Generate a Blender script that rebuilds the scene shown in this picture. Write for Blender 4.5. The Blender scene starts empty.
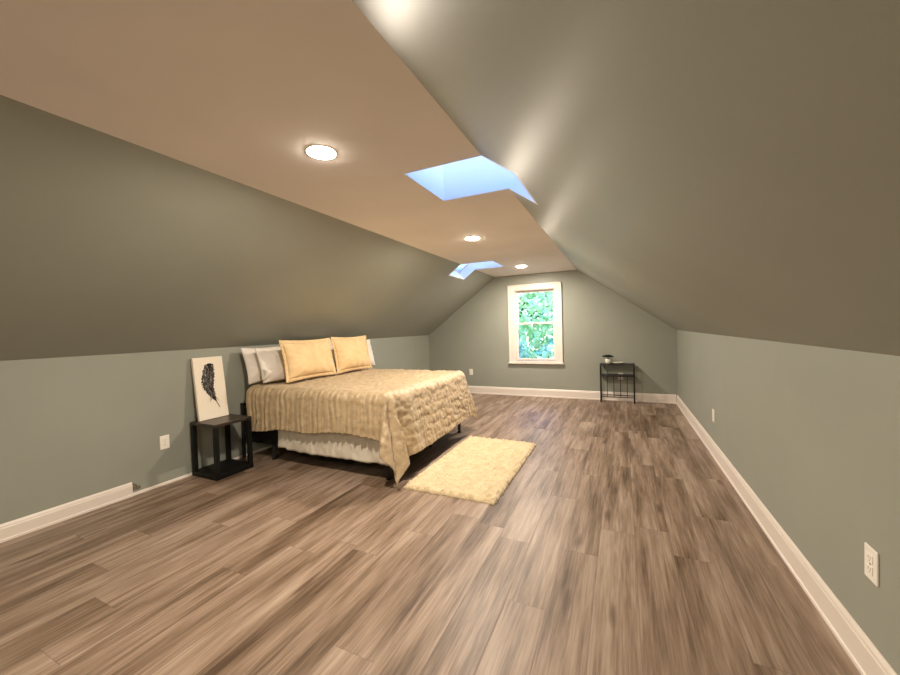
import bpy, bmesh, math, random
from mathutils import Vector, Matrix, noise

random.seed(7)
C = bpy.context.scene.collection
sc = bpy.context.scene

# ------------------------------------------------------------------ room dimensions (metres)
XL, XR = -3.814, 0.820          # knee walls
YB, YF = 7.072, -1.75           # gable wall with the window, gable wall behind the camera
H = 1.218                       # knee wall height
XCL, XCR, ZC = -2.269, -0.724, 2.351   # flat strip of ceiling
T = 0.15

# ------------------------------------------------------------------ helpers
def obj(name, bm, mat, parent=None, smooth=False, bevel=0.0, loc=None):
    me = bpy.data.meshes.new(name)
    bmesh.ops.recalc_face_normals(bm, faces=bm.faces[:])
    bm.to_mesh(me); bm.free()
    if mat is not None:
        for m in (mat if isinstance(mat, (list, tuple)) else [mat]):
            me.materials.append(m)
    o = bpy.data.objects.new(name, me); C.objects.link(o)
    if smooth:
        for p in me.polygons: p.use_smooth = True
    if bevel:
        b = o.modifiers.new('bevel', 'BEVEL'); b.width = bevel; b.segments = 2; b.limit_method = 'ANGLE'
    if parent is not None: o.parent = parent
    if loc is not None: o.location = loc
    return o

def thing(name, label, cat, loc=(0, 0, 0), rotz=0.0, group=None):
    o = bpy.data.objects.new(name, None); C.objects.link(o)
    o.empty_display_size = 0.1
    o.location = loc; o.rotation_euler = (0, 0, rotz)
    tag(o, label, cat, group)
    return o

def tag(o, label, cat, group=None):
    o['label'] = label; o['category'] = cat
    if group: o['group'] = group
    return o

def struct(o):
    o['kind'] = 'structure'; return o

def box(bm, a, b):
    x0, y0, z0 = a; x1, y1, z1 = b
    v = [bm.verts.new(p) for p in ((x0,y0,z0),(x1,y0,z0),(x1,y1,z0),(x0,y1,z0),(x0,y0,z1),(x1,y0,z1),(x1,y1,z1),(x0,y1,z1))]
    for f in ((0,1,2,3),(4,5,6,7),(0,1,5,4),(1,2,6,5),(2,3,7,6),(3,0,4,7)):
        bm.faces.new([v[i] for i in f])
    return bm

def prism_y(bm, pts, y0, y1):
    """polygon in x,z swept along y"""
    a = [bm.verts.new((x, y0, z)) for x, z in pts]
    b = [bm.verts.new((x, y1, z)) for x, z in pts]
    bm.faces.new(a); bm.faces.new(b[::-1])
    n = len(pts)
    for i in range(n):
        bm.faces.new((a[i], a[(i+1) % n], b[(i+1) % n], b[i]))
    return bm

def prism_x(bm, pts, x0, x1):
    a = [bm.verts.new((x0, y, z)) for y, z in pts]
    b = [bm.verts.new((x1, y, z)) for y, z in pts]
    bm.faces.new(a); bm.faces.new(b[::-1])
    n = len(pts)
    for i in range(n):
        bm.faces.new((a[i], a[(i+1) % n], b[(i+1) % n], b[i]))
    return bm

def tube(bm, pts, r, seg=8, r_end=None):
    rings = []
    n = len(pts)
    for i, p in enumerate(pts):
        p = Vector(p)
        if i == 0: d = Vector(pts[1]) - p
        elif i == n-1: d = p - Vector(pts[i-1])
        else: d = Vector(pts[i+1]) - Vector(pts[i-1])
        d.normalize()
        up = Vector((0, 0, 1)) if abs(d.z) < 0.9 else Vector((0, 1, 0))
        a = d.cross(up).normalized(); b = d.cross(a)
        rr = r if r_end is None else r + (r_end - r) * i / (n-1)
        rings.append([bm.verts.new(p + rr*(math.cos(t)*a + math.sin(t)*b)) for t in (2*math.pi*k/seg for k in range(seg))])
    for i in range(n-1):
        for k in range(seg):
            bm.faces.new((rings[i][k], rings[i][(k+1) % seg], rings[i+1][(k+1) % seg], rings[i+1][k]))
    bm.faces.new(rings[0][::-1]); bm.faces.new(rings[-1])
    return bm

def lathe(bm, prof, seg=32, c=(0, 0, 0), close=False):
    rings = []
    for r, z in prof:
        if r < 1e-6: rings.append([bm.verts.new((c[0], c[1], c[2]+z))])
        else: rings.append([bm.verts.new((c[0]+r*math.cos(2*math.pi*k/seg), c[1]+r*math.sin(2*math.pi*k/seg), c[2]+z)) for k in range(seg)])
    pairs = list(zip(rings, rings[1:]))
    if close: pairs.append((rings[-1], rings[0]))
    for A, B in pairs:
        for k in range(seg):
            a0, a1 = A[k % len(A)], A[(k+1) % len(A)]
            b0, b1 = B[k % len(B)], B[(k+1) % len(B)]
            vs = []
            for v in (a0, a1, b1, b0):
                if v not in vs: vs.append(v)
            if len(vs) > 2: bm.faces.new(vs)
    return bm

def nz(x, y, z=0.0): return noise.noise(Vector((x, y, z)))

# ------------------------------------------------------------------ materials
def lin(r, g, b):
    f = lambda c: (c/255/12.92) if c/255 <= 0.04045 else ((c/255+0.055)/1.055)**2.4
    return (f(r), f(g), f(b), 1)

class N:
    """small node-tree writer"""
    def __init__(self, name):
        self.m = bpy.data.materials.new(name); self.m.use_nodes = True
        self.t = self.m.node_tree; self.b = self.t.nodes['Principled BSDF']
    def n(self, typ, **kw):
        nd = self.t.nodes.new(typ)
        for k, v in kw.items():
            if k in nd.inputs.keys(): nd.inputs[k].default_value = v
            else: setattr(nd, k, v)
        return nd
    def l(self, a, b): self.t.links.new(a, b)
    def math(self, op, a, b=None, c=None):
        nd = self.t.nodes.new('ShaderNodeMath'); nd.operation = op
        for i, v in enumerate((a, b, c)):
            if v is None: continue
            if isinstance(v, (int, float)): nd.inputs[i].default_value = v
            else: self.l(v, nd.inputs[i])
        return nd.outputs[0]
    def ramp(self, fac, stops):
        nd = self.t.nodes.new('ShaderNodeValToRGB'); cr = nd.color_ramp
        while len(cr.elements) < len(stops): cr.elements.new(0.5)
        for e, (p, c) in zip(cr.elements, stops): e.position = p; e.color = c
        self.l(fac, nd.inputs[0]); return nd.outputs[0]
    def mix(self, fac, a, b, blend='MIX'):
        nd = self.t.nodes.new('ShaderNodeMix'); nd.data_type = 'RGBA'; nd.blend_type = blend
        for s, v in ((nd.inputs[0], fac), (nd.inputs[6], a), (nd.inputs[7], b)):
            if isinstance(v, (int, float, tuple)): s.default_value = v
            else: self.l(v, s)
        return nd.outputs[2]
    def pos(self): return self.n('ShaderNodeNewGeometry').outputs['Position']
    def obj(self): return self.n('ShaderNodeTexCoord').outputs['Object']
    def noise(self, vec, scale, detail=4, rough=0.55):
        nd = self.n('ShaderNodeTexNoise'); nd.inputs['Scale'].default_value = scale
        nd.inputs['Detail'].default_value = detail; nd.inputs['Roughness'].default_value = rough
        self.l(vec, nd.inputs['Vector']); return nd.outputs['Fac']
    def mapping(self, vec, scale):
        nd = self.n('ShaderNodeMapping'); nd.inputs['Scale'].default_value = scale
        self.l(vec, nd.inputs['Vector']); return nd.outputs[0]
    def bump(self, h, strength, dist=0.01):
        nd = self.n('ShaderNodeBump'); nd.inputs['Strength'].default_value = strength
        nd.inputs['Distance'].default_value = dist
        self.l(h, nd.inputs['Height']); self.l(nd.outputs[0], self.b.inputs['Normal'])
    def base(self, v, rough=0.5, spec=0.5, metal=0.0, sheen=0.0):
        if isinstance(v, tuple): self.b.inputs['Base Color'].default_value = v
        else: self.l(v, self.b.inputs['Base Color'])
        self.b.inputs['Roughness'].default_value = rough
        self.b.inputs['Specular IOR Level'].default_value = spec
        self.b.inputs['Metallic'].default_value = metal
        self.b.inputs['Sheen Weight'].default_value = sheen
        return self.m

def paint(name, col, rough, spec, var=0.04, bump=0.05, scale=1.3):
    k = N(name); p = k.pos()
    f = k.noise(p, scale, 3)
    a = tuple(c*(1-var) for c in col[:3])+(1,); b = tuple(min(1, c*(1+var)) for c in col[:3])+(1,)
    c = k.ramp(f, [(0.3, a), (0.7, b)])
    k.base(c, rough, spec)
    k.bump(k.noise(p, 260, 2), bump, 0.002)
    return k.m

M = {}
M['sage'] = paint('sage_wall_paint', lin(151, 153, 141), 0.46, 0.4)
M['ceiling'] = paint('ceiling_paint', lin(247, 241, 237), 0.75, 0.2)
M['trim'] = paint('white_trim_paint', lin(228, 217, 206), 0.35, 0.5, 0.02, 0.0)
M['shaft'] = paint('white_shaft_paint', lin(246, 246, 246), 0.7, 0.2, 0.01, 0.02)
M['plastic'] = paint('white_plastic', lin(240, 234, 222), 0.35, 0.5, 0.01, 0.0)
M['slot'] = paint('dark_slot', lin(150, 144, 132), 0.6, 0.3, 0.02, 0.0)
M['black'] = paint('black_lacquer', lin(15, 14, 13), 0.5, 0.3, 0.15, 0.05, 14)
M['metal'] = paint('black_metal', lin(28, 28, 28), 0.4, 0.5, 0.1, 0.03, 20)
M['greymetal'] = paint('grey_metal_tray', lin(78, 82, 76), 0.35, 0.5, 0.1, 0.02, 9)
M['gap'] = paint('torn_drywall', lin(120, 112, 96), 0.9, 0.1, 0.35, 0.5, 60)

def wood_top():
    k = N('dark_wood_top'); p = k.mapping(k.obj(), (3, 30, 3))
    c = k.ramp(k.noise(p, 2.5, 5), [(0.3, lin(34, 25, 20)), (0.7, lin(62, 48, 38))])
    return k.base(c, 0.35, 0.5)
M['woodtop'] = wood_top()

def floor_mat():
    k = N('grey_brown_plank_floor')
    s = k.n('ShaderNodeSeparateXYZ'); k.l(k.pos(), s.inputs[0])
    W, L = 0.198, 1.22
    xs = k.math('DIVIDE', k.math('ADD', s.outputs[0], 0.541), W)
    col = k.math('FLOOR', xs); fx = k.math('FRACT', xs)
    wn = k.n('ShaderNodeTexWhiteNoise', noise_dimensions='1D'); k.l(col, wn.inputs['W'])
    ys = k.math('ADD', k.math('DIVIDE', s.outputs[1], L), k.math('MULTIPLY', wn.outputs['Value'], 1.0))
    row = k.math('FLOOR', ys); fy = k.math('FRACT', ys)
    cx = k.n('ShaderNodeCombineXYZ'); k.l(col, cx.inputs[0]); k.l(row, cx.inputs[1])
    pid = k.n('ShaderNodeTexWhiteNoise', noise_dimensions='2D'); k.l(cx.outputs[0], pid.inputs['Vector'])
    r1 = pid.outputs['Value']
    # stretched grain, shifted per plank
    g = k.n('ShaderNodeCombineXYZ')
    k.l(k.math('MULTIPLY', s.outputs[0], 26.0), g.inputs[0])
    k.l(k.math('ADD', k.math('MULTIPLY', s.outputs[1], 1.6), k.math('MULTIPLY', r1, 57.0)), g.inputs[1])
    k.l(k.math('MULTIPLY', r1, 31.0), g.inputs[2])
    g1 = k.noise(g.outputs[0], 1.0, 6, 0.62)
    g2n = k.n('ShaderNodeCombineXYZ')
    k.l(k.math('MULTIPLY', s.outputs[0], 7.0), g2n.inputs[0])
    k.l(k.math('ADD', k.math('MULTIPLY', s.outputs[1], 0.9), k.math('MULTIPLY', r1, 91.0)), g2n.inputs[1])
    k.l(k.math('MULTIPLY', r1, 11.0), g2n.inputs[2])
    g2 = k.noise(g2n.outputs[0], 1.0, 3, 0.5)
    g3n = k.n('ShaderNodeCombineXYZ')
    k.l(k.math('MULTIPLY', s.outputs[0], 95.0), g3n.inputs[0])
    k.l(k.math('ADD', k.math('MULTIPLY', s.outputs[1], 4.0), k.math('MULTIPLY', r1, 23.0)), g3n.inputs[1])
    g3 = k.noise(g3n.outputs[0], 1.0, 3, 0.6)
    # occasional knots
    kn = k.n('ShaderNodeCombineXYZ')
    k.l(k.math('MULTIPLY', s.outputs[0], 7.5), kn.inputs[0])
    k.l(k.math('ADD', k.math('MULTIPLY', s.outputs[1], 1.9), k.math('MULTIPLY', r1, 13.0)), kn.inputs[1])
    vo = k.n('ShaderNodeTexVoronoi'); k.l(kn.outputs[0], vo.inputs['Vector']); vo.inputs['Scale'].default_value = 0.8
    vd = k.math('ADD', vo.outputs['Distance'], k.math('MULTIPLY', k.math('SUBTRACT', g1, 0.5), 0.25))
    knot = k.ramp(vd, [(0.06, (1, 1, 1, 1)), (0.17, (0, 0, 0, 1))])
    tone = k.math('ADD', k.math('ADD', k.math('MULTIPLY', g1, 0.5), k.math('MULTIPLY', g2, 0.6)),
                  k.math('ADD', k.math('MULTIPLY', k.math('SUBTRACT', r1, 0.5), 0.11), k.math('MULTIPLY', k.math('SUBTRACT', g3, 0.5), 0.36)))
    c = k.ramp(tone, [(0.34, lin(74, 56, 41)), (0.47, lin(110, 90, 72)), (0.59, lin(139, 118, 100)), (0.78, lin(170, 151, 133))])
    c = k.mix(k.math('MULTIPLY', knot, 0.7), c, lin(78, 58, 45))
    ex = k.math('MULTIPLY', k.math('MINIMUM', fx, k.math('SUBTRACT', 1.0, fx)), W)
    ey = k.math('MULTIPLY', k.math('MINIMUM', fy, k.math('SUBTRACT', 1.0, fy)), L)
    e = k.math('MINIMUM', ex, ey)
    seam = k.ramp(e, [(0.0, (1, 1, 1, 1)), (0.0035, (0, 0, 0, 1))])
    c = k.mix(k.math('MULTIPLY', seam, 0.28), c, lin(66, 50, 40))
    k.base(c, 0.42, 0.45)
    h = k.math('SUBTRACT', k.math('MULTIPLY', g1, 0.25), seam)
    k.bump(h, 0.25, 0.002)
    return k.m
M['floor'] = floor_mat()

def quilt_mat():
    k = N('champagne_quilt_satin'); p = k.obj()
    f = k.noise(p, 16, 5)
    c = k.ramp(f, [(0.3, lin(166, 142, 106)), (0.7, lin(192, 170, 136))])
    k.base(c, 0.46, 0.4, 0.0, 0.2)
    w = k.noise(p, 70, 4)
    k.bump(w, 0.6, 0.008)
    return k.m
M['quilt'] = quilt_mat()

def cloth(name, a, b, scale=30, bump=0.35, rough=0.75, sheen=0.15):
    k = N(name); p = k.obj()
    c = k.ramp(k.noise(p, scale*0.3, 4), [(0.3, a), (0.7, b)])
    k.base(c, rough, 0.25, 0.0, sheen)
    k.bump(k.noise(p, scale, 4), bump, 0.01)
    return k.m
M['sham'] = cloth('golden_cream_sham', lin(220, 188, 138), lin(230, 200, 154), 22)
M['white'] = cloth('white_cotton', lin(226, 217, 205), lin(238, 230, 220), 18)
M['skirt'] = cloth('ivory_box_cover', lin(204, 194, 176), lin(222, 214, 198), 14, 0.6)
M['rug'] = cloth('cream_shag', lin(190, 169, 130), lin(214, 194, 158), 60, 0.8, 0.95, 0.3)
M['mattress'] = cloth('mattress_ticking', lin(220, 210, 195), lin(232, 224, 210), 25)
M['canvas'] = cloth('stretched_canvas', lin(238, 226, 206), lin(244, 233, 214), 220, 0.15, 0.8, 0)

def ink():
    k = N('black_ink_wash'); p = k.obj()
    c = k.ramp(k.noise(k.mapping(p, (60, 60, 22)), 1.0, 4), [(0.35, lin(30, 28, 28)), (0.52, lin(80, 75, 72)), (0.68, lin(168, 160, 150))])
    return k.base(c, 0.8, 0.2)
M['ink'] = ink()
M['inkdark'] = paint('solid_black_ink', lin(22, 21, 21), 0.8, 0.2, 0.3, 0.0, 30)
M['inkgrey'] = paint('grey_ink', lin(120, 113, 106), 0.8, 0.2, 0.3, 0.0, 30)

def leafm(name, a, b, scale=3):
    k = N(name); p = k.pos()
    c = k.ramp(k.noise(p, scale, 3), [(0.35, a), (0.65, b)])
    k.base(c, 0.6, 0.3)
    k.b.inputs['Transmission Weight'].default_value = 0.0
    return k.m
M['leaf'] = leafm('fresh_green_leaves', lin(170, 214, 140), lin(230, 248, 206))
M['leafteal'] = leafm('cool_green_leaves', lin(176, 212, 170), lin(226, 244, 220))
M['bark'] = leafm('tree_bark', lin(80, 66, 52), lin(110, 94, 78), 8)
M['grass'] = leafm('lawn_grass', lin(96, 128, 70), lin(140, 168, 100), 2)
M['plant'] = leafm('dark_plant_leaves', lin(18, 26, 14), lin(40, 50, 28), 40)

def glass():
    m = bpy.data.materials.new('clear_window_glass'); m.use_nodes = True; t = m.node_tree
    t.nodes.remove(t.nodes['Principled BSDF'])
    out = t.nodes['Material Output']
    mx = t.nodes.new('ShaderNodeMixShader'); tr = t.nodes.new('ShaderNodeBsdfTransparent'); gl = t.nodes.new('ShaderNodeBsdfGlossy')
    lw = t.nodes.new('ShaderNodeLayerWeight'); lw.inputs['Blend'].default_value = 0.5
    pw_ = t.nodes.new('ShaderNodeMath'); pw_.operation = 'POWER'; pw_.inputs[1].default_value = 4.0; t.links.new(lw.outputs['Facing'], pw_.inputs[0])
    fr = t.nodes.new('ShaderNodeMath'); fr.operation = 'MULTIPLY_ADD'; fr.inputs[1].default_value = 0.5; fr.inputs[2].default_value = 0.03; t.links.new(pw_.outputs[0], fr.inputs[0])
    gl.inputs['Roughness'].default_value = 0.02
    tr.inputs['Color'].default_value = (0.97, 0.985, 0.98, 1)
    t.links.new(fr.outputs[0], mx.inputs[0]); t.links.new(tr.outputs[0], mx.inputs[1]); t.links.new(gl.outputs[0], mx.inputs[2])
    t.links.new(mx.outputs[0], out.inputs[0])
    return m
M['glass'] = glass()

LAMP = 158.0
def lamp_mat(power=1.0):
    m = bpy.data.materials.new('lit_warm_lens'); m.use_nodes = True; t = m.node_tree
    b = t.nodes['Principled BSDF']
    b.inputs['Base Color'].default_value = (0.9, 0.88, 0.85, 1)
    b.inputs['Emission Color'].default_value = (1.0, 0.875, 0.72, 1)
    b.inputs['Emission Strength'].default_value = LAMP*power
    return m
M['lamp'] = lamp_mat()
M['lampdim'] = lamp_mat(0.6)

# ------------------------------------------------------------------ room shell
bm = bmesh.new(); box(bm, (XL-T, YF-T, -0.12), (XR+T, YB+T, 0.0))
struct(obj('floor', bm, M['floor']))
bm = bmesh.new(); box(bm, (XL-T, YF-T, 0.0), (XL, YB+T, H))
wall_left = struct(obj('wall_left', bm, M['sage']))
bm = bmesh.new(); box(bm, (XR, YF-T, 0.0), (XR+T, YB+T, H))
wall_right = struct(obj('wall_right', bm, M['sage']))
bm = bmesh.new(); prism_y(bm, [(XL, 0), (XR, 0), (XR, H), (XCR, ZC), (XCL, ZC), (XL, H)], YF-T, YF)
struct(obj('wall_front', bm, M['sage']))

# window opening in the gable wall
WX0, WX1, WZ0, WZ1 = -1.905, -1.112, 0.685, 2.060
bm = bmesh.new()
prism_y(bm, [(XL, 0), (WX0, 0), (WX0, ZC), (XCL, ZC), (XL, H)], YB, YB+T)
prism_y(bm, [(WX1, 0), (XR, 0), (XR, H), (XCR, ZC), (WX1, ZC)], YB, YB+T)
prism_y(bm, [(WX0, 0), (WX1, 0), (WX1, WZ0), (WX0, WZ0)], YB, YB+T)
prism_y(bm, [(WX0, WZ1), (WX1, WZ1), (WX1, ZC), (WX0, ZC)], YB, YB+T)
struct(obj('wall_back', bm, M['sage']))

# skylights: S1 cuts the right crease, S2 the left crease
S1 = dict(y0=2.055, y1=2.625, xa=-1.245, xd=-0.533, side=1)
S2 = dict(y0=5.335, y1=5.935, xa=-1.750, xd=-2.470, side=-1)
KL = 0.018                       # thickness of the white liner in each skylight cut
A0, A1 = YF-T, YB+T
bm = bmesh.new()
def cbox(x0, x1, y0, y1): box(bm, (x0, y0, ZC), (x1, y1, ZC+0.12))
E_ = 0.12
cbox(XCL-E_, XCR+E_, A0, S1['y0']-KL)
cbox(XCL-E_, S1['xa']-KL, S1['y0']-KL, S1['y1']+KL)
cbox(XCL-E_, XCR+E_, S1['y1']+KL, S2['y0']-KL)
cbox(S2['xa']+KL, XCR+E_, S2['y0']-KL, S2['y1']+KL)
cbox(XCL-E_, XCR+E_, S2['y1']+KL, A1)
# keep the overlap off the slopes' room side
struct(obj('ceiling', bm, M['ceiling']))

def slope_pts(side):
    if side > 0: p0, p1 = Vector((XR, H)), Vector((XCR, ZC))
    else: p0, p1 = Vector((XL, H)), Vector((XCL, ZC))
    d = (p1-p0).normalized(); n = Vector((d.y, -d.x)) if side > 0 else Vector((-d.y, d.x))
    return p0, p1, d, n
def slope(name, side, S):
    p0, p1, d, n = slope_pts(side)
    tt = (S['xd']-p0.x)/(p1.x-p0.x); q = p0+(p1-p0)*tt
    bm = bmesh.new()
    def pan(a, b, y0, y1): prism_y(bm, [tuple(a), tuple(b), tuple(b+n*T), tuple(a+n*T)], y0, y1)
    pan(p0, p1, A0, S['y0']-KL); pan(p0, q-d*KL, S['y0']-KL, S['y1']+KL); pan(p0, p1, S['y1']+KL, A1)
    o = struct(obj(name, bm, M['sage']))
    return q, n, d
q1, n1, d1 = slope('ceiling_slope_right', 1, S1)
q2, n2, d2 = slope('ceiling_slope_left', -1, S2)

def skylight(name, side, S, q, n, d):
    p0, p1, _, _ = slope_pts(side)
    root = bpy.data.objects.new(name, None); C.objects.link(root); struct(root)
    o0 = p0+n*T
    def outer(x): return o0.y + (x-o0.x)*d.y/d.x
    A = Vector((S['xa'], ZC)); Ap = Vector((S['xa'], outer(S['xa']))); D = q; Dp = q+n*T; B = p1
    y0, y1 = S['y0'], S['y1']; k = KL
    bm = bmesh.new()
    poly = [tuple(A), tuple(Ap), tuple(Dp), tuple(D), tuple(B)]
    prism_y(bm, poly, y0-k, y0); prism_y(bm, poly, y1, y1+k)
    sx = -k*side
    prism_y(bm, [tuple(A), tuple(Ap), (Ap.x+sx, Ap.y), (A.x+sx, A.y)], y0-k, y1+k)
    dd = -d*k
    prism_y(bm, [tuple(D), tuple(Dp), tuple(Dp+dd), tuple(D+dd)], y0-k, y1+k)
    obj('light_shaft', bm, M['shaft'], root)
    # frame and pane in the roof plane
    bm = bmesh.new(); f = 0.035
    def fr(a, b, ya, yb): prism_y(bm, [tuple(a), tuple(b), tuple(b+n*0.05), tuple(a+n*0.05)], ya, yb)
    fr(Dp, Dp+d*f, y0, y1); fr(Ap-d*f, Ap, y0, y1); fr(Dp, Ap, y0, y0+f); fr(Dp, Ap, y1-f, y1)
    obj('skylight_frame', bm, M['shaft'], root)
    bm = bmesh.new()
    prism_y(bm, [tuple(Dp+n*0.02), tuple(Ap+n*0.02), tuple(Ap+n*0.026), tuple(Dp+n*0.026)], y0, y1)
    obj('pane', bm, M['glass'], root)
    # roof sheathing round the opening so daylight only comes through the pane
    bm = bmesh.new(); a = 0.14
    def rf(a_, b_, ya, yb): prism_y(bm, [tuple(a_), tuple(b_), tuple(b_+n*0.03), tuple(a_+n*0.03)], ya, yb)
    rf(Dp-d*a, Dp, y0-a, y1+a); rf(Ap, Ap+d*a, y0-a, y1+a); rf(Dp, Ap, y0-a, y0); rf(Dp, Ap, y1, y1+a)
    obj('flashing', bm, M['metal'], root)
skylight('window_2', 1, S1, q1, n1, d1)
skylight('window_3', -1, S2, q2, n2, d2)

# ------------------------------------------------------------------ window_1 in the gable
root = bpy.data.objects.new('window_1', None); C.objects.link(root); struct(root)
OX0, OX1, OZ0, OZ1 = -2.012, -1.003, 0.628, 2.150
bm = bmesh.new()
y0, y1 = YB-0.022, YB
box(bm, (OX0, y0, OZ0+0.03), (WX0+0.008, y1, OZ1)); box(bm, (WX1-0.008, y0, OZ0+0.03), (OX1, y1, OZ1))
box(bm, (WX0+0.008, y0, WZ1-0.008), (WX1-0.008, y1, OZ1))
box(bm, (WX0+0.008, y0, OZ0+0.03), (WX1-0.008, y1, WZ0-0.02))
# raised back band
box(bm, (OX0-0.006, y0-0.012, OZ0+0.03), (OX0+0.018, y1, OZ1+0.006)); box(bm, (OX1-0.018, y0-0.012, OZ0+0.03), (OX1+0.006, y1, OZ1+0.006))
box(bm, (OX0-0.006, y0-0.012, OZ1-0.016), (OX1+0.006, y1, OZ1+0.006))
obj('casing', bm, M['trim'], root, bevel=0.003)
bm = bmesh.new(); box(bm, (OX0-0.02, YB-0.05, OZ0), (OX1+0.02, YB, OZ0+0.032)); box(bm, (WX0, YB-0.03, WZ0-0.022), (WX1, YB+0.13, WZ0))
obj('window_sill', bm, M['trim'], root, bevel=0.004)
bm = bmesh.new()
box(bm, (WX0, YB, WZ0), (WX0+0.02, YB+T, WZ1)); box(bm, (WX1-0.02, YB, WZ0), (WX1, YB+T, WZ1)); box(bm, (WX0, YB, WZ1-0.02), (WX1, YB+T, WZ1))
obj('jamb', bm, M['trim'], root)
ZM = 1.402
def sash(zb, zt, yy, name):
    bm = bmesh.new(); w = 0.042; a, b = WX0+0.02, WX1-0.02
    box(bm, (a, yy, zb), (a+w, yy+0.035, zt)); box(bm, (b-w, yy, zb), (b, yy+0.035, zt))
    box(bm, (a+w, yy, zb), (b-w, yy+0.035, zb+w)); box(bm, (a+w, yy, zt-w*0.9), (b-w, yy+0.035, zt))
    s = obj('sash', bm, M['trim'], root, bevel=0.003)
    bm = bmesh.new(); box(bm, (a+w-0.005, yy+0.015, zb+w-0.005), (b-w+0.005, yy+0.019, zt-w*0.9+0.005))
    obj('pane', bm, M['glass'], s)
    return s
sash(ZM-0.02, WZ1-0.02, YB+0.085, 'upper')
lo = sash(WZ0, ZM+0.022, YB+0.045, 'lower')
bm = bmesh.new(); box(bm, (-1.54, YB+0.03, ZM+0.0), (-1.48, YB+0.05, ZM+0.02)); obj('sash_lock', bm, M['plastic'], lo, bevel=0.003)

# ------------------------------------------------------------------ baseboards
def base_profile(h, t=0.016):
    return [(0, 0), (t+0.006, 0), (t+0.006, 0.014), (t, 0.02), (t, h-0.03), (t-0.003, h-0.024), (t-0.004, h-0.014), (t-0.009, h-0.004), (0.004, h), (0, h)]
bm = bmesh.new(); prism_y(bm, [(XR-a, b) for a, b in base_profile(0.145)], YF, YB)
struct(obj('baseboard_right', bm, M['trim']))
bm = bmesh.new(); prism_x(bm, [(YB-a, b) for a, b in base_profile(0.150)], XL+0.022, XR-0.022)
struct(obj('baseboard_back', bm, M['trim']))
bm = bmesh.new(); prism_y(bm, [(XL+a, b) for a, b in base_profile(0.118)], YF, 1.655)
struct(obj('baseboard_left', bm, M['trim']))
bm = bmesh.new(); prism_x(bm, [(YF+a, b) for a, b in base_profile(0.145)], XL+0.022, XR-0.022)
struct(obj('baseboard_front', bm, M['trim']))
# bare strip left where the board is missing, low white shoe
bm = bmesh.new(); prism_y(bm, [(XL, 0), (XL+0.012, 0), (XL+0.011, 0.016), (XL+0.006, 0.022), (XL, 0.022)], 1.655, 6.9)
struct(obj('trim_1', bm, M['trim']))
# ragged torn paper edge above the missing board
bm = bmesh.new()
pts = []
rr = random.Random(3)
for i in range(9): pts.append((1.662+0.055*i/8, 0.10+0.018*rr.random() - 0.05*(i/8)))
low = [(1.662+0.055*i/8, 0.034+0.012*rr.random()) for i in range(9)][::-1]
prism_x(bm, pts+low, XL, XL+0.004)
torn = obj('torn_paper', bm, M['gap'], wall_left)

# ------------------------------------------------------------------ recessed lights
def downlight(y, label, mat='lamp'):
    t = thing('recessed_light', label, 'ceiling light', (-1.50, y, ZC), 0, 'recessed ceiling lights')
    bm = bmesh.new()
    lathe(bm, [(0.074, 0.001), (0.0745, -0.0024), (0.079, -0.0022), (0.083, -0.0012), (0.085, 0.001)], 40, close=True)
    obj('trim_ring', bm, M['plastic'], t, smooth=True)
    bm = bmesh.new()
    lathe(bm, [(0.0, -0.0060), (0.02, -0.0059), (0.04, -0.0054), (0.058, -0.0046), (0.070, -0.0034), (0.0745, -0.0022), (0.0745, 0.001)], 40)
    obj('lens', bm, M[mat], t, smooth=True)
downlight(1.590, 'lit round ceiling light nearest the camera, left of the large skylight')
downlight(3.874, 'lit round ceiling light just beyond the large skylight, over the rug')
downlight(6.092, 'small lit round ceiling light farthest away, above the window')
downlight(-0.694, 'lit round ceiling light overhead behind the camera', 'lampdim')

# ------------------------------------------------------------------ outlets
def outlet(loc, rz, label):
    t = thing('wall_outlet', label, 'outlet', loc, rz, 'white wall outlets')
    w, h = 0.039, 0.062
    bm = bmesh.new(); box(bm, (-w, -0.007, -h), (w, 0, h)); obj('cover_plate', bm, M['plastic'], t, bevel=0.004)
    for s in (-1, 1):
        bm = bmesh.new(); box(bm, (-0.017, -0.0095, s*0.021-0.0155), (0.017, -0.007, s*0.021+0.0155))
        r = obj('receptacle', bm, M['plastic'], t, bevel=0.002)
        bm = bmesh.new()
        for xx in (-0.0065, 0.0065): box(bm, (xx-0.001, -0.0099, s*0.021-0.001), (xx+0.001, -0.0095, s*0.021+0.008))
        box(bm, (-0.002, -0.0099, s*0.021-0.010), (0.002, -0.0095, s*0.021-0.006))
        obj('slots', bm, M['slot'], r)
    bm = bmesh.new(); tube(bm, [(0, -0.007, 0), (0, -0.0085, 0)], 0.003); obj('screw', bm, M['greymetal'], t)
outlet((XR, 1.848, 0.442), -math.pi/2, 'white outlet plate on the right wall nearest the camera')
outlet((XR, 4.42, 0.405), -math.pi/2, 'white outlet plate far down the right wall')
outlet((XL, 1.917, 0.385), math.pi/2, 'white outlet plate on the left wall beside the black nightstand')
outlet((-2.843, YB, 0.44), 0, 'white outlet plate on the far wall, left of the window beyond the bed')
outlet((-0.030, YB, 0.432), 0, 'white outlet plate on the far wall behind the wire table')

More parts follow.
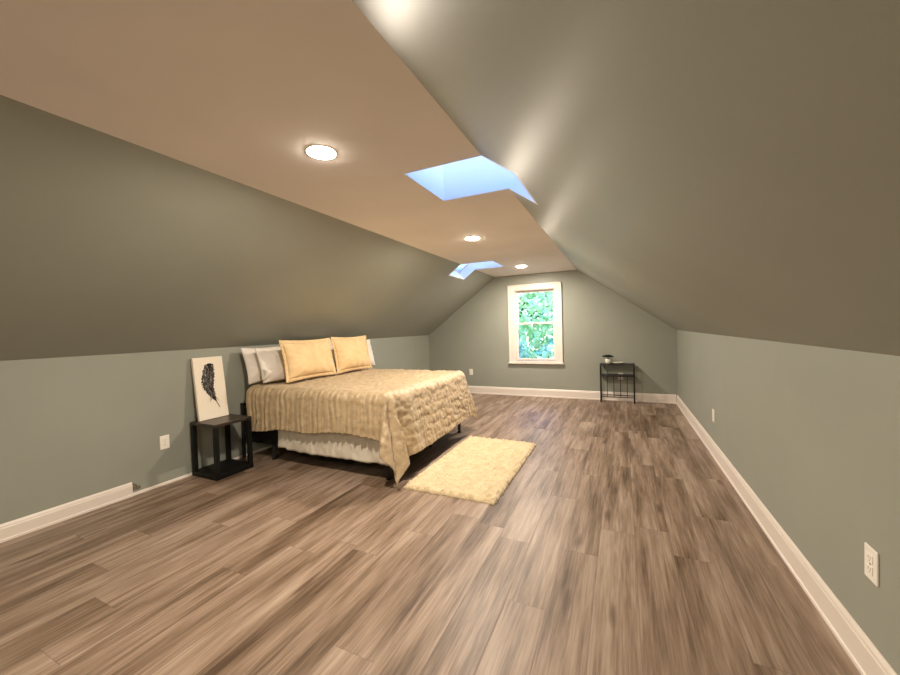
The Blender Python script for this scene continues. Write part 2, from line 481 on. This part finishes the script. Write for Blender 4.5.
# ------------------------------------------------------------------ bed
BX0, BX1, BY0, BY1 = -3.76, -1.86, 2.655, 4.44   # mattress footprint
TOP = 0.795
bed = thing('platform_bed', 'low black metal bed frame on legs under the wide bed', 'bed', (-2.8, 3.55, 0))
def bl(p): return (p[0]+2.8, p[1]-3.55, p[2])
bm = bmesh.new()
for y in (BY0+0.08, BY1-0.11): box(bm, bl((BX0, y, 0.155)), bl((BX1-0.06, y+0.03, 0.19)))
for x in (BX0, BX1-0.09): box(bm, bl((x, BY0+0.11, 0.155)), bl((x+0.03, BY1-0.11, 0.19)))
obj('side_rails', bm, M['metal'], bed)
bm = bmesh.new(); box(bm, bl((BX0+0.03, 3.53, 0.15)), bl((BX1-0.03, 3.57, 0.185))); obj('centre_rail', bm, M['metal'], bed)
bm = bmesh.new()
for i in range(9):
    x = BX0+0.12+i*0.2; box(bm, bl((x, BY0+0.05, 0.165)), bl((x+0.05, BY1-0.05, 0.178)))
sl = obj('slats', bm, M['metal'], bed)
for (x, y) in ((BX1-0.075, BY0+0.095), (BX1-0.075, BY1-0.095), (BX1-0.16, 3.70), (BX0+0.35, BY0+0.095), (BX0+0.35, BY1-0.095), (-2.8, 3.55)):
    bm = bmesh.new(); tube(bm, [bl((x, y, 0.0)), bl((x, y, 0.16))], 0.016, 10, 0.024)
    leg = obj('leg', bm, M['metal'], bed, smooth=False)
    bm = bmesh.new(); lathe(bm, [(0, 0), (0.026, 0), (0.026, 0.012), (0.017, 0.018), (0, 0.018)], 12, bl((x, y, 0))); obj('foot_cap', bm, M['black'], leg)
for y in (BY0+0.0, BY1-0.04):
    bm = bmesh.new(); box(bm, bl((BX0-0.040, y, 0)), bl((BX0-0.012, y+0.03, 0.60))); obj('head_post', bm, M['metal'], bed, bevel=0.004)
bm = bmesh.new()
for z in (0.40, 0.56): box(bm, bl((BX0-0.038, BY0+0.04, z)), bl((BX0-0.018, BY1-0.04, z+0.03)))
obj('head_rails', bm, M['metal'], bed)

def soft_box(bm, a, b, r, nx, ny, nzv, disp=None):
    """rounded box by projecting a subdivided box on an inset core"""
    a, b = Vector(a), Vector(b); core0 = a+Vector((r, r, r)); core1 = b-Vector((r, r, r))
    grid = {}
    def P(i, j, k):
        key = (i, j, k)
        if key in grid: return grid[key]
        p = Vector((a.x+(b.x-a.x)*i/nx, a.y+(b.y-a.y)*j/ny, a.z+(b.z-a.z)*k/nzv))
        c = Vector((min(max(p.x, core0.x), core1.x), min(max(p.y, core0.y), core1.y), min(max(p.z, core0.z), core1.z)))
        dv = p-c
        if dv.length > 1e-9:
            dv.normalize(); p = c+dv*r
        if disp: p = p+disp(p, dv)
        grid[key] = bm.verts.new(p); return grid[key]
    def quad(f, n1_, n2_):
        for i in range(n1_):
            for j in range(n2_):
                bm.faces.new((f(i, j), f(i+1, j), f(i+1, j+1), f(i, j+1)))
    quad(lambda i, j: P(i, j, 0), nx, ny); quad(lambda i, j: P(i, j, nzv), nx, ny)
    quad(lambda i, j: P(i, 0, j), nx, nzv); quad(lambda i, j: P(i, ny, j), nx, nzv)
    quad(lambda i, j: P(0, i, j), ny, nzv); quad(lambda i, j: P(nx, i, j), ny, nzv)

# box spring in a loose ivory cover, hem hanging unevenly below the rails
bs = thing('box_spring', 'box spring in a wrinkled ivory cover showing below the champagne quilt', 'box spring', (0, 0, 0.19))
bm = bmesh.new(); soft_box(bm, (BX0, BY0+0.05, 0.001), (BX1-0.045, BY1-0.05, 0.233), 0.03, 20, 20, 6)
obj('base', bm, M['black'], bs, smooth=True)  # base coloured black to paint in the deep shade under the bed
bm = bmesh.new()
xs0, xs1 = -3.27, BX1-0.035
n_, m_ = 150, 14
g = []
for i in range(n_+1):
    u = i/n_; x = xs0+(xs1-xs0)*u
    hem = -0.042 + 0.018*nz(u*5, 3.1) + 0.01*nz(u*16, 8.0) + (0.02 if u < 0.1 else 0)
    rowv = []
    for j in range(m_+1):
        v = j/m_; z = 0.225*(1-v)+hem*v
        w = 0.004+0.012*v + (0.010*nz(x*7, z*5, 1)+0.007*nz(x*19, z*12, 4))*(0.3+v)
        rowv.append(bm.verts.new((x, BY0+0.05-w-0.006, z)))
    g.append(rowv)
for i in range(n_):
    for j in range(m_): bm.faces.new((g[i][j], g[i+1][j], g[i+1][j+1], g[i][j+1]))
o = obj('cover_skirt', bm, M['skirt'], bs, smooth=True)
sm = o.modifiers.new('solid', 'SOLIDIFY'); sm.thickness = 0.003

mt = obj('mattress', (lambda b: (soft_box(b, (BX0, BY0+0.012, 0.425), (BX1-0.012, BY1-0.012, TOP-0.022), 0.07, 24, 24, 8), b)[1])(bmesh.new()), M['mattress'], smooth=True)
tag(mt, 'thick ivory mattress under the champagne quilt', 'mattress')

# ---- the quilt: one sheet draped over top, near side, foot and far side
HEADX = -3.66
QR = 0.10                                   # roll radius at the mattress edge
CX1, CY0, CY1 = BX1-0.085, BY0+0.085, BY1-0.085
La = CX1-HEADX; Lb = CY1-CY0
QN, QF = 0.485, 0.25
NA, NB = 330, 300
def quilt_point(a, b):
    """a along the bed from the head edge, b across from the near roll (negative = hangs over the near side)"""
    p = max(0.0, a-La)
    if b < 0: q, sy, yc = -b, -1, CY0
    elif b > Lb: q, sy, yc = b-Lb, 1, CY1
    else: q, sy, yc = 0.0, 0, CY0+b
    xc = min(HEADX+a, CX1)
    r = math.hypot(p, q)
    if r < 1e-9: return Vector((xc, yc, TOP)), 0.0, 0.0
    ang = math.atan2(q, p)
    dx, dy = p/r, sy*q/r
    if r < QR*math.pi/2: out = QR*math.sin(r/QR); drop = QR*(1-math.cos(r/QR))
    else:
        e = r-QR*math.pi/2
        fl = 0.05+0.12*math.cos(ang)**2+0.25*math.sin(2*ang)**2*min(1, e/0.25)
        out = QR+fl*e; drop = QR+e*math.sqrt(1-fl*fl)
    return Vector((xc+dx*out, yc+dy*out, TOP-drop)), r, ang

def foot_len(b):
    t = min(1, max(0, (b+QN)/(Lb+QN+QF)))
    return 0.675-0.045*t
P = []; UV = []
for i in range(NA+1):
    row = []; ru = []
    for j in range(NB+1):
        b = -QN+(Lb+QN+QF)*j/NB
        a = (La+foot_len(b))*i/NA
        b2 = b
        if b < 0: b2 = b*(1.0+0.05*nz(a*2.2, 5.0)+0.10*max(0, 0.45-a)/0.45-0.10*max(0, 1-abs(a-La+0.35)/0.5))
        a2 = a
        if a > La: a2 = La+(a-La)*(1+0.045*nz(b*3.0, 9.0))
        p, r, ang = quilt_point(a2, b2)
        row.append(p); ru.append((a2, b2, r, ang))
    P.append(row); UV.append(ru)
bm = bmesh.new(); V = []
for i in range(NA+1):
    rv = []
    for j in range(NB+1):
        p = P[i][j]; a, b, r, ang = UV[i][j]
        da = P[min(i+1, NA)][j]-P[max(i-1, 0)][j]; db = P[i][min(j+1, NB)]-P[i][max(j-1, 0)]
        n = da.cross(db); n = n.normalized() if n.length > 1e-12 else Vector((0, 0, 1))
        hang = min(1.0, r/0.25)
        side = min(1.0, max(0.0, -b)/0.08)*(1-min(1, max(0, a-La+0.10)/0.30))     # 1 on the near side
        # irregular stitched puckers
        wa = a+0.035*nz(a*7, b*7, 2); wb = b+0.035*nz(a*7, b*7, 7)
        pk = (abs(math.sin(math.pi*wa/0.10))*abs(math.sin(math.pi*wb/0.085)))**0.6
        d = (1-0.75*side)*(0.35+0.65*hang)*0.0065*pk
        d += (1-0.5*side)*(0.015*abs(nz(a*11, b*11, 1.5))+0.006*nz(a*26, b*26, 4.5))
        d += 0.010*nz(a*2.5, b*2.5, 6.0)
        if side > 0:
            w = a+0.030*nz(a*6, b*4, 9)+0.05*b*nz(a*3, 2.0, 1)
            amp = (0.35+0.65*min(1, -b/0.22))*(0.7+0.9*nz(a*9, 1.0, 3))
            d += side*0.012*amp*(math.sin(2*math.pi*w/0.072)+0.5*math.sin(2*math.pi*w/0.031+1.0))
        if a > La-0.1 and b < 0.4:
            # wide soft folds fanning out of the near corner
            k = min(1, max(0, r-0.06)/0.40)*min(1, (a-La+0.1)/0.2)
            if b < 0: d += k*0.055*math.sin(ang*9.0-0.9)*min(1, (1.75-ang)/0.5)
            else: d += k*0.055*math.sin(-0.9-b*14.0)*max(0, 1-b/0.4)
        elif b > 0 and a > La: d += 0.016*hang*nz(b*5.0, 3.3, 0.5)
        p2 = p+n*d
        if p2.z < 0.014: p2.z = 0.014+0.2*abs(p2.z-0.014)*0.1
        rv.append(bm.verts.new(p2))
    V.append(rv)
for i in range(NA):
    for j in range(NB): bm.faces.new((V[i][j], V[i+1][j], V[i+1][j+1], V[i][j+1]))
quilt = obj('quilt', bm, M['quilt'], smooth=True)
tag(quilt, 'champagne gold quilted bedspread draped over the bed to the floor', 'bedspread')
sm = quilt.modifiers.new('solid', 'SOLIDIFY'); sm.thickness = 0.009; sm.offset = -1

# ---- pillows
def pillow_bm(W, Hh, Tk, seed, nu=44, nv=34, edge=0.0, wrinkle=0.006):
    bm = bmesh.new(); sides = []
    for s in (1, -1):
        g = []
        for i in range(nu+1):
            u = -1+2*i/nu; row = []
            for j in range(nv+1):
                v = -1+2*j/nv
                x = W/2*u*(1-0.055*(1-v*v)); z = Hh/2*v*(1-0.075*(1-u*u))
                th = Tk/2*(max(0, 1-abs(u)**3.2)**0.6)*(max(0, 1-abs(v)**3.2)**0.6)
                k = th/(Tk/2)
                th += k*wrinkle*(2.2*nz(x*5+seed, z*5, s)+1.4*nz(x*13+seed, z*13, s*2))
                # creases running in from the corners
                th -= 0.010*k*(1-k)*4*abs(math.sin(8*math.atan2(v, u)+seed))*0.8
                th += 0.014*k*(-v)                      # filling settles low
                row.append((x, s*max(th, 0.0)+0.004*nz(x*8+seed, z*8, 3.0), z+Hh/2))
            g.append(row)
        sides.append(g)
    top, bot = sides; cache = {}
    def vert(s, i, j):
        rim = i in (0, nu) or j in (0, nv)
        key = (0 if rim else s, i, j)
        if key not in cache: cache[key] = bm.verts.new((top if s == 0 else bot)[i][j])
        return cache[key]
    for s in (0, 1):
        for i in range(nu):
            for j in range(nv):
                bm.faces.new((vert(s, i, j), vert(s, i+1, j), vert(s, i+1, j+1), vert(s, i, j+1)))
    return bm

def flange_bm(W, Hh, w, seed, n=60):
    """flat stitched border standing out past the sewn edge"""
    bm = bmesh.new(); loop = []
    def edge(u, v): return (W/2*u*(1-0.055*(1-v*v)), Hh/2*v*(1-0.075*(1-u*u))+Hh/2)
    per = []
    for k in range(n): per.append((-1+2*k/n, -1))
    for k in range(n): per.append((1, -1+2*k/n))
    for k in range(n): per.append((1-2*k/n, 1))
    for k in range(n): per.append((-1, 1-2*k/n))
    inn, out = [], []
    for k, (u, v) in enumerate(per):
        x, z = edge(u*0.985, v*0.985); X, Z = edge(u, v)
        ex = w*(1 if abs(u) > 0.999 else 0)*(1 if u > 0 else -1); ez = w*(1 if abs(v) > 0.999 else 0)*(1 if v > 0 else -1)
        if abs(u) > 0.999 and abs(v) < 0.999: ez = w*v**5
        if abs(v) > 0.999 and abs(u) < 0.999: ex = w*u**5
        yw = 0.006*nz(x*9+seed, z*9, 1)+0.004*math.sin(k*0.9)
        inn.append((x, 0.004*nz(x*8+seed, z*8, 3.0), z)); out.append((X+ex, yw, Z+ez))
    vi = [(bm.verts.new((p[0], p[1]-0.003, p[2])), bm.verts.new((p[0], p[1]+0.003, p[2]))) for p in inn]
    vo = [(bm.verts.new((p[0], p[1]-0.002, p[2])), bm.verts.new((p[0], p[1]+0.002, p[2]))) for p in out]
    m = len(per)
    for k in range(m):
        l = (k+1) % m
        bm.faces.new((vi[k][0], vi[l][0], vo[l][0], vo[k][0])); bm.faces.new((vi[k][1], vo[k][1], vo[l][1], vi[l][1]))
        bm.faces.new((vo[k][0], vo[l][0], vo[l][1], vo[k][1]))
    return bm

def place(o, x, y, z, lean, yaw=0.0, roll=0.0):
    """pillow's broad face looks along +x (to the foot), leaning back by `lean`"""
    o.rotation_mode = 'QUATERNION'
    m = Matrix.Rotation(math.pi/2+yaw, 4, 'Z') @ Matrix.Rotation(-lean, 4, 'X') @ Matrix.Rotation(roll, 4, 'Y')
    o.location = (x, y, z); o.rotation_quaternion = m.to_quaternion()

ZP = TOP+0.02
def white_pillow(x, y, lean, yaw, roll, label, seed, W=0.66, Hh=0.43, Tk=0.13, group='white pillows', z=ZP):
    o = thing('bed_pillow', label, 'pillow', (0, 0, 0), 0, group)
    obj('cushion', pillow_bm(W, Hh, Tk, seed), M['white'], o, smooth=True)
    place(o, x, y, z, lean, yaw, roll); return o
def sham(x, y, lean, yaw, roll, label, seed, W=0.80, Hh=0.45):
    o = thing('pillow_sham', label, 'pillow', (0, 0, 0), 0, 'golden pillow shams')
    obj('cushion', pillow_bm(W, Hh, 0.15, seed), M['sham'], o, smooth=True)
    obj('flange', flange_bm(W, Hh, 0.03, seed), M['sham'], o, smooth=True)
    place(o, x, y, z=ZP+0.032, lean=lean, yaw=yaw, roll=roll); return o
white_pillow(-3.60, 2.95, 0.28, 0.0, 0.0, 'white pillow against the wall, nearest the black nightstand', 1.3, Hh=0.41)
pw = white_pillow(-3.43, 2.95, 0.34, 0.0, 0.05, 'white pillow tucked behind the front golden sham, its case end curled', 4.1, W=0.58, Hh=0.40)
white_pillow(-3.60, 3.70, 0.22, 0.0, 0.0, 'white pillow peeking over the two golden shams', 7.7, W=0.70, Hh=0.455)
white_pillow(-3.44, 4.34, 0.22, 0.0, 0.0, 'white pillow at the far end of the bed, beyond the golden shams', 9.2, W=0.58, Hh=0.42)
sham(-3.26, 3.19, 0.20, 0.0, 0.0, 'large golden cream pillow sham in front, nearer the nightstand', 2.2, W=0.71, Hh=0.41)
sham(-3.26, 3.94, 0.19, 0.0, 0.0, 'golden cream pillow sham farther from the nightstand', 5.6, W=0.66, Hh=0.42)
# open end of the pillowcase curling forward at the near lower corner
bm = bmesh.new()
nu, nv = 16, 20; g = []
for i in range(nu+1):
    t = i/nu; row = []
    for k in range(nv):
        an = 2*math.pi*k/nv
        rr_ = 0.032*(0.55+0.7*math.sin(math.pi*min(1, t*0.85+0.1)))
        row.append(bm.verts.new((-0.295+0.03*math.sin(t*3)+rr_*math.cos(an)*0.8, -0.035-0.05*math.sin(t*2.2)+rr_*math.sin(an), 0.03+0.10*t)))
    g.append(row)
for i in range(nu):
    for k in range(nv): bm.faces.new((g[i][k], g[i][(k+1) % nv], g[i+1][(k+1) % nv], g[i+1][k]))
bm.faces.new(g[0]); bm.faces.new(g[-1][::-1])
obj('case_end', bm, M['white'], pw, smooth=True)

# ------------------------------------------------------------------ nightstand
ns = thing('nightstand', 'black open nightstand with a low base shelf beside the bed', 'nightstand', (-3.602, 2.315, 0))
hx, hy = 0.188, 0.188
bm = bmesh.new(); box(bm, (-hx, -hy, 0.492), (hx, hy, 0.522)); obj('top', bm, M['woodtop'], ns, bevel=0.003)
bm = bmesh.new(); box(bm, (-hx, -hy, 0.0), (hx, hy, 0.045)); obj('base_shelf', bm, M['black'], ns, bevel=0.003)
for sx in (-1, 1):
    for sy in (-1, 1):
        cx, cy = sx*(hx-0.021), sy*(hy-0.021)
        bm = bmesh.new(); box(bm, (cx-0.019, cy-0.019, 0.045), (cx+0.019, cy+0.019, 0.492)); obj('leg', bm, M['black'], ns, bevel=0.003)

# ------------------------------------------------------------------ canvas with a feather, leaning on the wall
art = thing('canvas_print', 'tall white canvas with a dark feather drawing, leaning on the wall', 'picture', (0, 0, 0))
aw, ah, ad = 0.292, 0.615, 0.03
bm = bmesh.new(); box(bm, (-aw/2, 0, 0), (aw/2, ad, ah)); obj('stretched_canvas', bm, M['canvas'], art, bevel=0.003)
def ribbon(bm, pts, w0, w1, y):
    L_, R_ = [], []
    n = len(pts)
    for i, p in enumerate(pts):
        a = pts[max(i-1, 0)]; b = pts[min(i+1, n-1)]
        dx, dz = b[0]-a[0], b[1]-a[1]; l = math.hypot(dx, dz) or 1
        w = w0+(w1-w0)*i/(n-1)
        L_.append(bm.verts.new((p[0]-dz/l*w, y, p[1]+dx/l*w))); R_.append(bm.verts.new((p[0]+dz/l*w, y, p[1]-dx/l*w)))
    for i in range(n-1): bm.faces.new((L_[i], R_[i], R_[i+1], L_[i+1]))
# feather axis: from the blunt tip near the top to the thin quill bottom right
def axis(t):
    return (0.010-0.030*math.sin(math.pi*min(1, t*0.80))+0.070*max(0, t-0.5)/0.5, 0.545-0.450*t)
fr_ = random.Random(11)
bm = bmesh.new(); k_ = 64
Lp, Rp = [], []
for i in range(k_+1):
    t = i/k_; x, z = axis(t)
    wl = 0.085*max(0, math.sin(math.pi*min(1, 0.14+t*0.98)))**0.7*(1-0.45*t) if t < 0.88 else 0.006
    wl *= 0.88+0.24*fr_.random(); wr = 0.062*(max(0, math.sin(math.pi*min(1, 0.16+t*0.96))))**0.8*(1-0.5*t)*(0.86+0.28*fr_.random())
    wl = max(wl, 0.002); wr = max(wr, 0.002)
    Lp.append(bm.verts.new((x-wl, -0.0012, z-0.3*wl+0.01))); Rp.append(bm.verts.new((x+wr, -0.0012, z-0.3*wr+0.01)))
for i in range(k_): bm.faces.new((Lp[i], Rp[i], Rp[i+1], Lp[i+1]))
obj('feather_vane', bm, M['ink'], art)
bm = bmesh.new()
for i in range(30):
    t = 0.02+0.78*fr_.random(); x, z = axis(t); s = fr_.choice((-1, 1)); l = 0.020+0.030*fr_.random()
    pts = [(x, z), (x+s*l*0.6, z-0.018), (x+s*l, z-0.05)]
    ribbon(bm, pts, 0.0030, 0.0006, -0.0024)
pts = [(axis(t/30)) for t in range(31)]; ribbon(bm, pts, 0.0030, 0.0012, -0.0026)
x, z = axis(0.06)
for i in range(26):
    a = fr_.uniform(-2.6, -0.4); ribbon(bm, [(x+0.01*fr_.uniform(-1, 1), z+0.012), (x+0.032*math.cos(a), z+0.012+0.022*math.sin(a)*-1)], 0.006, 0.002, -0.0022)
obj('dark_barbs', bm, M['inkdark'], art)
bm = bmesh.new()
for i in range(26):
    t = 0.15+0.6*fr_.random(); x, z = axis(t); s = fr_.choice((-1, 1)); l = 0.02+0.02*fr_.random()
    ribbon(bm, [(x+s*0.006, z), (x+s*l*0.7, z-0.02), (x+s*l, z-0.045)], 0.0018, 0.0004, -0.0030)
obj('pale_barbs', bm, M['inkgrey'], art)
art.rotation_mode = 'QUATERNION'
lean = math.asin(0.075/ah)
art.rotation_quaternion = (Matrix.Rotation(math.pi/2, 4, 'Z') @ Matrix.Rotation(-lean, 4, 'X')).to_quaternion()
art.location = (-3.700, 2.313, 0.5235)

# ------------------------------------------------------------------ rug
rug_x0, rug_x1, rug_y0, rug_y1 = -1.715, -0.892, 2.630, 4.150
bm = bmesh.new(); NX, NY = 130, 230
g = []
for i in range(NX+1):
    row = []
    for j in range(NY+1):
        u, v = i/NX, j/NY
        ex = 0.016*nz(v*26, 1.0)+0.010*nz(v*60, 4.0); ey = 0.016*nz(u*16, 2.0)+0.010*nz(u*38, 5.0)
        ex2 = 0.016*nz(v*26, 11.0)+0.010*nz(v*60, 14.0); ey2 = 0.020*nz(u*16, 12.0)+0.012*nz(u*38, 15.0)
        x = (rug_x0+ex)*(1-u)+(rug_x1+ex2)*u; y = (rug_y0+ey)*(1-v)+(rug_y1+ey2)*v
        cut = max(0, 1-u-v*0.0-0.0)
        e = min(u*0.82, (1-u)*0.82, v*1.5, (1-v)*1.5)
        h = 0.034*min(1, e/0.03)**0.5
        h += min(1, e/0.02)*(0.011*nz(x*30, y*22, 1)+0.009*nz(x*75, y*60, 5)+0.004*fr_.uniform(-1, 1))
        row.append(bm.verts.new((x, y, max(0.003, h))))
    g.append(row)
for i in range(NX):
    for j in range(NY): bm.faces.new((g[i][j], g[i+1][j], g[i+1][j+1], g[i][j+1]))
b_ = [g[i][0] for i in range(NX+1)]+[g[NX][j] for j in range(1, NY+1)]+[g[i][NY] for i in range(NX-1, -1, -1)]+[g[0][j] for j in range(NY-1, 0, -1)]
low = [bm.verts.new((v.co.x, v.co.y, 0.0006)) for v in b_]
for k in range(len(b_)): bm.faces.new((b_[k], b_[(k+1) % len(b_)], low[(k+1) % len(b_)], low[k]))
bm.faces.new(low)
rug = obj('shag_rug', bm, M['rug'], smooth=True)
tag(rug, 'cream shaggy rug with wavy edges on the floor at the foot of the bed', 'rug')

# ------------------------------------------------------------------ wire table by the far wall
wt = thing('wire_table', 'slim black wire side table against the far wall', 'side table', (-0.085, 6.945, 0))
wx, wy = 0.262, 0.095
def bar(pts, r=0.008): 
    b = bmesh.new(); tube(b, pts, r, 8); return b
for sx in (-1, 1):
    for sy in (-1, 1):
        obj('leg', bar([(sx*wx, sy*wy, 0), (sx*wx, sy*wy, 0.668)], 0.0095), M['metal'], wt)
bm = bmesh.new(); box(bm, (-wx, -wy, 0.640), (wx, wy, 0.652)); obj('top_tray', bm, M['greymetal'], wt, bevel=0.002)
bm = bmesh.new()
for sy in (-1, 1): tube(bm, [(-wx, sy*wy, 0.655), (wx, sy*wy, 0.655)], 0.008)
for sx in (-1, 1): tube(bm, [(sx*wx, -wy, 0.655), (sx*wx, wy, 0.655)], 0.008)
obj('top_rim', bm, M['metal'], wt)
bm = bmesh.new(); box(bm, (-wx, -wy, 0.448), (wx, wy, 0.456))
sh = obj('shelf', bm, M['greymetal'], wt)
bm = bmesh.new()
for sy in (-1, 1): tube(bm, [(-wx, sy*wy, 0.462), (wx, sy*wy, 0.462)], 0.009)
for sx in (-1, 1): tube(bm, [(sx*wx, -wy, 0.462), (sx*wx, wy, 0.462)], 0.009)
obj('shelf_rim', bm, M['metal'], sh)
bm = bmesh.new()
for sy in (-1, 1): tube(bm, [(-wx, sy*wy, 0.100), (wx, sy*wy, 0.100)], 0.006)
for sx in (-1, 1): tube(bm, [(sx*wx, -wy, 0.100), (sx*wx, wy, 0.100)], 0.006)
obj('stretchers', bm, M['metal'], wt)
for i in range(4):
    x = -0.155+i*0.103
    obj('wire', bar([(x, -wy, 0.100), (x, -wy, 0.462)], 0.005), M['metal'], wt)
obj('brace', bar([(-0.20, -wy, 0.640), (-0.185, -wy, 0.58), (-0.15, -wy, 0.53), (-0.14, -wy, 0.47)], 0.005), M['metal'], wt)

pl = thing('potted_plant', 'dark flat-topped little plant in a white pot on the wire table', 'plant', (-0.225, 6.945, 0.663))
bm = bmesh.new(); lathe(bm, [(0, 0.0), (0.034, 0), (0.044, 0.02), (0.052, 0.075), (0.050, 0.080), (0.045, 0.076), (0.041, 0.066), (0, 0.066)], 24)
obj('pot', bm, M['plastic'], pl, smooth=True)
bm = bmesh.new(); tube(bm, [(0, 0, 0.06), (0.006, 0, 0.085), (-0.004, 0.004, 0.108), (0.004, 0, 0.13)], 0.008, 8, 0.005); obj('stem', bm, M['bark'], pl)
bm = bmesh.new(); r2 = random.Random(5)
for i in range(420):
    an = r2.uniform(0, 2*math.pi); rad = math.sqrt(r2.random()); x = 0.090*rad*math.cos(an); y = 0.070*rad*math.sin(an)
    z = 0.118+0.036*(1-rad*rad*0.7)*r2.random()
    c = Vector((x, y, z)); a = Vector((r2.uniform(-1, 1), r2.uniform(-1, 1), r2.uniform(-0.5, 0.5))).normalized()*0.012
    b = a.cross(Vector((r2.uniform(-1, 1), r2.uniform(-1, 1), 1))).normalized()*0.007
    bm.faces.new([bm.verts.new(c-a), bm.verts.new(c+b), bm.verts.new(c+a), bm.verts.new(c-b)])
obj('foliage', bm, M['plant'], pl)
bm = bmesh.new(); lathe(bm, [(0, 0), (0.045, 0), (0.075, 0.016), (0.098, 0.026), (0.095, 0.029), (0.072, 0.020), (0.042, 0.006), (0, 0.006)], 32, (-0.075, 6.94, 0.6632))
dish = obj('shallow_dish', bm, M['plastic'], smooth=True)
tag(dish, 'shallow white dish beside the plant on the wire table', 'dish')

# ------------------------------------------------------------------ outdoors behind the window
bm = bmesh.new(); box(bm, (-40, YB+0.6, -3.2), (40, 60, -3.0)); struct(obj('ground', bm, M['grass']))
def tree(x, y, zc, rad, mat, label, seed, nleaf=7000):
    t = thing('leafy_tree', label, 'tree', (x, y, -3.0), 0, 'trees outside the window')
    r = random.Random(seed)
    bm = bmesh.new()
    for i in range(nleaf):
        v = Vector((r.gauss(0, 1), r.gauss(0, 1), r.gauss(0, 1))).normalized()
        rr = rad*(0.72+0.28*r.random())*(1+0.22*nz(v.x*2.5+seed, v.y*2.5, v.z*2.5))
        c = Vector((v.x*rr, v.y*rr, zc+3.0+v.z*rr*1.15))
        a = Vector((r.uniform(-1, 1), r.uniform(-1, 1), r.uniform(-1, 1))).normalized()
        b = a.cross(v+Vector((r.uniform(-.5, .5), r.uniform(-.5, .5), r.uniform(-.5, .5)))).normalized()
        s = 0.09*(0.7+0.6*r.random())
        bm.faces.new([bm.verts.new(c-a*s*1.5), bm.verts.new(c+b*s*0.7), bm.verts.new(c+a*s*1.5), bm.verts.new(c-b*s*0.7)])
    obj('foliage', bm, mat, t)
    bm = bmesh.new(); tube(bm, [(0, 0, 0), (0.05, 0.02, 1.2), (-0.04, 0, zc+3.0)], 0.2, 10, 0.08)
    for k in range(6):
        an = k*1.05; tube(bm, [(0, 0, zc+2.4), (0.5*rad*math.cos(an), 0.5*rad*math.sin(an), zc+3.2+0.12*k)], 0.06, 6, 0.02)
    obj('trunk', bm, M['bark'], t)
tree(-4.6, 17.5, 1.9, 3.3, M['leaf'], 'bright green tree seen through the upper window sash', 3, 14000)
tree(-1.0, 11.2, -0.2, 1.35, M['leafteal'], 'cool green bushy tree filling the right of the lower window sash', 8, 6000)
tree(-4.1, 11.4, -0.2, 1.4, M['leafteal'], 'cool green bushy tree filling the left of the lower window sash', 21, 6000)

# ------------------------------------------------------------------ sky
w = bpy.data.worlds.new('sky'); sc.world = w; w.use_nodes = True
t = w.node_tree; bg = t.nodes['Background']
tc = t.nodes.new('ShaderNodeTexCoord'); sp = t.nodes.new('ShaderNodeSeparateXYZ'); t.links.new(tc.outputs['Generated'], sp.inputs[0])
cr = t.nodes.new('ShaderNodeValToRGB'); t.links.new(sp.outputs[2], cr.inputs[0])
cr.color_ramp.elements[0].position = 0.0; cr.color_ramp.elements[0].color = (0.72, 0.80, 0.76, 1)
cr.color_ramp.elements[1].position = 0.36; cr.color_ramp.elements[1].color = (0.032, 0.155, 0.52, 1)
t.links.new(cr.outputs[0], bg.inputs['Color'])
bg.inputs['Strength'].default_value = 1.0

# ------------------------------------------------------------------ camera
cam = bpy.data.cameras.new('camera'); co = bpy.data.objects.new('camera', cam); C.objects.link(co)
f, yaw, pitch, roll = 368.0, 0.4371, -0.0242, -0.0288
cy, sy, cp, sp_ = math.cos(yaw), math.sin(yaw), math.cos(pitch), math.sin(pitch)
fw = Vector((-sy*cp, cy*cp, sp_)); r0 = Vector((cy, sy, 0)); u0 = r0.cross(fw)
rt = math.cos(roll)*r0+math.sin(roll)*u0; up = -math.sin(roll)*r0+math.cos(roll)*u0
m = Matrix((rt, up, -fw)).transposed().to_4x4(); m.translation = Vector((0, 0, 1.35))
co.matrix_world = m
cam.sensor_fit = 'HORIZONTAL'; cam.sensor_width = 36.0; cam.lens = f/900*36; cam.clip_start = 0.02; cam.clip_end = 200
sc.camera = co

# ------------------------------------------------------------------ colour management
sc.view_settings.view_transform = 'Standard'; sc.view_settings.look = 'None'
sc.view_settings.gamma = 1.0; sc.view_settings.use_curve_mapping = False
sc.view_settings.exposure = 2.92
try:
    sc.cycles.use_denoising = True
    sc.cycles.max_bounces = 14; sc.cycles.diffuse_bounces = 8; sc.cycles.transparent_max_bounces = 12
    sc.cycles.sample_clamp_indirect = 10
except Exception: pass
